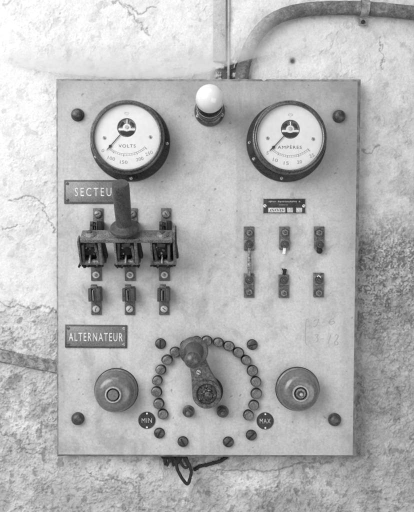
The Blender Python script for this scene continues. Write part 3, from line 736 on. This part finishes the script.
for i, (x, y) in enumerate(SP):
    c = copy_part(stud, V(x, y), math.atan2(x - 206.8, -(y - 390.3)) * .5 + random.uniform(-.25, .25)); k = random.uniform(.95, 1.05); c.scale = (k, random.uniform(.7, 1.3), k * random.uniform(.92, 1.04)); c.rotation_euler = (random.uniform(-.06, .06), c.rotation_euler[1], random.uniform(-.06, .06))
mb = MB(); c0 = V(188.6, 411.2)
mb.lathe([(.0120, 0), (.0120, .002), (.0095, .0035)], 'bolt', c0, 26); mb.lathe([(.0098, .002), (.0098, .013), (.0085, .015)], 'bolt', c0, 6, ph=.4)
mb.lathe([(.0048, .014), (.0045, .022), (.0025, .0235)], 'lug', c0, 16)
st = mb.build('stop_bolt', board, c0, group='hexagon stop bolts under the crank'); copy_part(st, V(222.7, 411.4), .5)
# crank: hub, arm, knob
kb = V(194.2, 347.6); kd = (kb - hub); kd.normalize(); pd = Vector((kd.z, 0, -kd.x)); mb = MB()
mb.lathe([(.0300, .004), (.0305, .006), (.0300, .012), (.0285, .014)], 'dark', hub + Vector((.002, 0, -.0005)), 56)  # dark disc offset right, also standing for the shade at that edge
mb.lathe([(.014, 0), (.014, .012)], 'dark', hub, 32)
Lk = (kb - hub).length; pts = []
for k in range(25):
    a = math.pi / 2 + math.pi * k / 24; pts.append(hub + kd * (.0283 * math.cos(a)) + pd * (.0283 * math.sin(a)))
for t, w in ((.010, .0268), (.025, .0232), (.040, .0195), (.060, .0172), (Lk, .0165)): pts.append(hub + kd * t - pd * w)
for t, w in ((Lk, .0165), (.060, .0172), (.040, .0195), (.025, .0232), (.010, .0268)): pts.append(hub + kd * t + pd * w)
mb.prism([(p.x, p.z) for p in pts], .013, .034, 'crank', .0022)
mb.lathe([(.0278, .033), (.0280, .0375), (.0268, .0395), (.0212, .0395), (.0196, .0380), (.0190, .0345)], 'crank', hub, 64, cap=False)
crank = mb.build('crank_arm', board, hub, 'worn rheostat crank with a black knob')
mb = MB(); mb.lathe([(.0192, .034), (.0185, .0355), (.0150, .0365), (.012, .0362)], 'jaw', hub, 40)
mb.lathe([(.0085, .037), (.0085, .042), (.006, .0435)], 'bolt', hub + Vector((.003, 0, -.002)), 6, ph=.2); mb.lathe([(.004, .043), (.0038, .047), (.002, .048)], 'bolt', hub + Vector((.003, 0, -.002)), 14)
for i in range(90):
    a = random.uniform(0, 6.28); r = random.uniform(.004, .0175); mb.lathe([(random.uniform(.0008, .0022), .0355), (.0006, .0385)], random.choice(['dark', 'screw', 'bolt', 'lug', 'stud']), hub + Vector((r * math.cos(a), 0, r * math.sin(a))), 8)
mb.build('hub_bushing', crank, hub + Vector((0, -.036, 0)))
mb = MB(); q = hub + kd * .0455 - pd * .001 + Vector((-.002, 0, -.001)); slot_screw(mb, q, .0050, .004, 'screw', .034, ang=.5); mb.build('arm_screw', crank, q + Vector((0, -.034, 0)))
mb = MB(); prof = [(.0150, .033), (.0265, .034), (.0280, .038), (.0280, .042), (.0262, .045), (.0215, .046), (.0195, .047), (.0178, .052), (.0150, .060), (.0130, .075), (.0128, .095), (.0140, .115), (.0152, .128)]
for k in range(1, 8): a = R(k * 12); prof.append((.0154 * math.cos(a), .130 + .013 * math.sin(a)))
mb.lathe(prof, 'knob', kb, 56, axis=(.0, -1, -.03)); mb.build('knob', crank, kb + Vector((0, -.034, 0)), 'black turned knob', smooth=40)

# knife switch ---------------------------------------------------------------
d = Vector((0, -.60, .80)); w = Vector((0, -.80, -.60))        # along the blades, and across the cross-bar
FR = Matrix(((1, 0, 0), (0, d.y, w.y), (0, d.z, w.z)))           # columns: x, d, w
poles = [96.6, 130.4, 164.6]
X0 = (81 - 207) * S * .932; X1 = (172.6 - 207) * S * .932
hz = V(0, 262, .05).z
def along(x, t, o=0): return Vector((x, -.05, hz)) + d * t + w * o
ks_o = along((X0 + X1) / 2, .060); mb = MB()
mb.box(ks_o, (X1 - X0, .0085, .031), 'bar', .0014, FR)
ks = mb.build('knife_switch', board, ks_o, 'three-pole knife switch with an upright handle')
for px in (89.6, 162.4):
    x = (px - 207) * S * .93; q = along(x, .0635); mb = MB()
    mb.lathe([(.0118, 0), (.0118, .0022), (.0105, .003), (.0085, .0055), (.0060, .0065)], 'bar', q, 30, axis=d); mb.lathe([(.0045, .005), (.0042, .0085), (.002, .0095)], 'bolt', q, 14, axis=d)
    mb.build('bar_nut', ks, q)
hx = -.1527; mb = MB(); q = along(hx, .064)
prof = [(.010, 0), (.012, .006), (.0245, .010), (.0268, .0125), (.0268, .0165), (.0250, .019), (.0175, .0215), (.0150, .024), (.0145, .030), (.0150, .055), (.0152, .080), (.0155, .100), (.0152, .108), (.0142, .1105), (.010, .1115)]
mb.lathe(prof, 'grip', q, 48, axis=d, wob=.015); mb.build('handle', ks, q, 'dark round grip with a collar')
hingegrp = None
for i, pxp in enumerate(poles):
    x = (pxp - 207) * S; lab = None
    # hinge post with its lug
    c0 = V(pxp, 268); mb = MB()
    a = V(pxp - 5.3, 256); b = V(pxp + 5.3, 280.8); mb.box((a + b) / 2 + Vector((0, -.0018, 0)), (b.x - a.x, .0036, a.z - b.z), 'lug', .0008)
    for sx in (-1, 1):
        mb.box(Vector((x + sx * .0095, -.028, hz)), (.0035, .050, .017), 'jaw', .0008)
        mb.box(Vector((x + sx * .0165, -.040, hz + .002)), (.0022, .030, .022), 'dark', .0006, Matrix.Rotation(R(8 * sx), 3, 'Z'))
    mb.box(Vector((x, -.026, hz + .012)), (.044, .036, .030), 'dark', .004)  # dark block added behind the blades to darken the gap
    mb.lathe([(.0052, -.023), (.0058, -.0225), (.0058, -.002), (.0050, -.0005), (.0050, .0005), (.0058, .002), (.0058, .0225), (.0050, .023)], 'bar', Vector((x, -.052, hz)), 20, axis=(1, 0, 0))
    mb.box(Vector((x - .003 + .001 * i, -.058, hz + .0065)), (.0034, .006, .022), 'blade', .001, Matrix.Rotation(R(-25), 3, 'X'))
    for k in range(14):                                     # scorched frayed packing under the clamp
        xx = x + random.uniform(-.022, .022); z1 = hz - random.uniform(.007, .012)
        mb.tube([(xx, -.045, hz - .002), (xx + random.uniform(-.002, .002), -.047, (hz + z1) / 2), (xx + random.uniform(-.005, .005), -.046, z1)], [.0030, .0028, .0018], 'dark', 7)
    mb.box(Vector((x, -.040, hz - .006)), (.040, .014, .008), 'dark', .002)
    for k in range(46):                                    # arc-burnt crust and small bright bits painted in as glints
        q = Vector((x + random.uniform(-.021, .021), -.0445 - random.uniform(0, .003), hz + random.uniform(-.002, .024)))
        mb.lathe([(random.uniform(.001, .0034), 0), (random.uniform(.0008, .002), .0022)], random.choice(['dark', 'dark', 'dark', 'jaw', 'lug', 'screw']), q, 7, ph=random.uniform(0, 6))
    hp = mb.build('hinge_post', ks, c0); q = V(pxp, 274.9); mb = MB()
    mb.lathe([(.0088, .0036), (.0088, .0050), (.0070, .0054)], 'lug', q, 24); mb.lathe([(.0072, .005), (.0070, .0075), (.0060, .0082)], 'screw', q, 24); mb.lathe([(.0034, .008), (.0032, .0095), (.002, .010)], 'stud', q, 14); mb.build('terminal_screw', hp, q)
    # moving blades
    for sx in (-1, 1):
        mb = MB(); xx = x + sx * .0195; t1 = .0555
        if i == 2 and sx == 1: t1 = .078; xx = X1 + .0030
        mb.box(along(xx, t1 / 2 + .001, .001), (.0036 if sx < 0 else .0056, t1, .019), 'bar' if (i + sx) % 3 else 'blade' if not (i == 2 and sx == 1) else 'bar', .0006, FR)
        if i == 2 and sx == 1: mb.box(along(xx + .0030, t1 / 2 + .012, .001), (.0020, t1 * .7, .021), 'dark', .0006, FR)
        mb.build('blade', ks, along(xx, t1 / 2))
    mb = MB(); mb.box(along(x + .001, .036, -.004), (.0345, .038, .012), 'dark', .003, FR); mb.box(along(x + .004, .020, -.014), (.044, .040, .010), 'dark', .003, FR)  # dark blocks added between the blades to paint the gap's shade
    for k in range(26): p = along(x + random.uniform(-.016, .016), random.uniform(.020, .054), .0018); mb.lathe([(random.uniform(.0012, .0040), -.001), (.001, .0024)], random.choice(['dark', 'jaw', 'dark', 'lug', 'screw']), p, 7, axis=w)  # crumbs, the bright ones standing for highlights on metal
    for sx, m_ in ((-1, 'jaw'), (1, 'lug')):                 # inner spring leaves, bent and sooty
        fr = FR @ Matrix.Rotation(random.uniform(-.12, .12), 3, 'Z')
        mb.box(along(x + sx * random.uniform(.0125, .0145), random.uniform(.022, .030), .0045), (.0050, .040, .009), m_, .0012, fr)
    mb.box(along(x + random.uniform(-.004, .004), .044, .0040), (.017, .010, .006), 'jaw', .002, FR @ Matrix.Rotation(random.uniform(-.3, .3), 3, 'Z'))
    mb.box(along(x + .0255, .030, -.006), (.006, .046, .012), 'dark', .002, FR @ Matrix.Rotation(.1, 3, 'Z'))
    mb.build('gap_backing', ks, along(x, .04))
# fixed contacts
def fixed(pxp, y_screw, y_jaw, up, lab):
    b = V(pxp, y_screw); mb = MB(); y0, y1 = (y_screw - 6, y_jaw + 6) if up else (y_jaw - 8, y_screw + 6)
    a = V(pxp - 5, y0); e = V(pxp + 5, y1); mb.box((a + e) / 2 + Vector((0, -.0016, 0)), (e.x - a.x, .0032, a.z - e.z), 'lug', .0007)
    z = V(0, y_jaw).z; x = b.x; hh = .026; jh = .026 if not up else .018
    tl = random.uniform(-.05, .05); fr = Matrix.Rotation(tl, 3, 'Y')
    mb.box(Vector((x - .0088, -hh / 2 - .001, z)), (.0068, hh, jh), 'jaw', .0012, fr)
    mb.box(Vector((x + .0066, -hh / 2 - .002, z)), (.0112, hh + .001, jh + .001), 'dark' if up else 'jaw', .0016, fr)
    mb.box(Vector((x + .0020, -hh / 2 - .003, z)), (.0022, hh + .002, jh - .001), 'jaw', .0006, fr)
    mb.box(Vector((x - .0032, -hh / 2 + .0005, z - .001)), (.0018, hh - .002, jh - .005), 'screw' if not up else 'lug', .0005, fr)
    mb.box(Vector((x - .001, -.006, z)), (.010, .008, jh - .003), 'dark', .001)
    if not up:
        mb.box(Vector((x - .001, -.018, z + jh / 2 + .001)), (.0125, .014, .0065), 'lug', .002, fr); mb.box(Vector((x + .004, -.024, z + jh / 2 - .003)), (.0145, .008, .0045), 'jaw', .0015, fr)
        mb.lathe([(.0042, -.006), (.0046, -.005), (.0046, .005), (.0042, .006)], 'lug', Vector((x - .001, -.024, z + jh / 2 + .003)), 14, axis=(1, 0, 0))
    else:
        mb.box(Vector((x, -.027, z + .001)), (.022, .002, .0035), 'dark', .0006, fr)
    o = mb.build('fixed_contact', board, b, lab); mb = MB()
    mb.lathe([(.0085, .0032), (.0085, .0048), (.0072, .0052)], 'bolt', b, 24); mb.lathe([(.0072, .0048), (.0070, .0072), (.0054, .0084), (.003, .0088)], 'screw' if not up else 'brass', b, 24)
    mb.box(b + Vector((0, -.0088, 0)), (.008, .0008, .0014), 'dark', .0002, Matrix.Rotation(random.uniform(0, 3), 3, 'Y')); mb.build('terminal_screw', o, b)
for i, (x, n_) in enumerate(zip((98.2, 132.4, 166.2), ('left', 'middle', 'right'))): fixed(x, 214.3, 226.5, True, n_ + ' contact above the switch bar')
for i, (x, n_) in enumerate(zip((96.6, 130, 164.3), ('left', 'middle', 'right'))): fixed(x, 308.8, 294.2, False, n_ + ' contact below the switch')

# ------------------------------------------------------------------ light and camera
def area(name, loc, target, size, power):
    l = bpy.data.lights.new(name, 'AREA'); l.shape = 'RECTANGLE'; l.size, l.size_y = size; l.energy = power
    o = bpy.data.objects.new(name, l); C.objects.link(o); o.location = loc
    o.rotation_euler = (Vector(target) - Vector(loc)).to_track_quat('-Z', 'Y').to_euler(); return o
area('window_light', (-1.5, -1.6, .85), (0, 0, .12), (1.7, 1.7), 55)
area('high_light', (-.3, -1.0, 1.7), (0, 0, .4), (1.2, .8), 8)
area('fill_light', (1.2, -1.9, -.75), (0, 0, -.1), (1.8, 1.4), 17)  # added fill from the right, lightens the board's shadow on the wall
w_ = bpy.data.worlds.new('World'); bpy.context.scene.world = w_; w_.use_nodes = True
w_.node_tree.nodes['Background'].inputs[0].default_value = (1, 1, 1, 1); w_.node_tree.nodes['Background'].inputs[1].default_value = .27
cam = bpy.data.cameras.new('camera'); co = bpy.data.objects.new('camera', cam); C.objects.link(co)
co.location = (0, -D, 0); co.rotation_euler = (R(90), 0, 0); cam.sensor_fit = 'HORIZONTAL'; cam.sensor_width = 36; cam.lens = 36 * D / (414 * S)
cam.clip_start = .05; cam.clip_end = 50
sc_ = bpy.context.scene; sc_.camera = co
sc_.view_settings.view_transform = 'Standard'; sc_.view_settings.look = 'None'; sc_.view_settings.gamma = 1; sc_.view_settings.exposure = .27
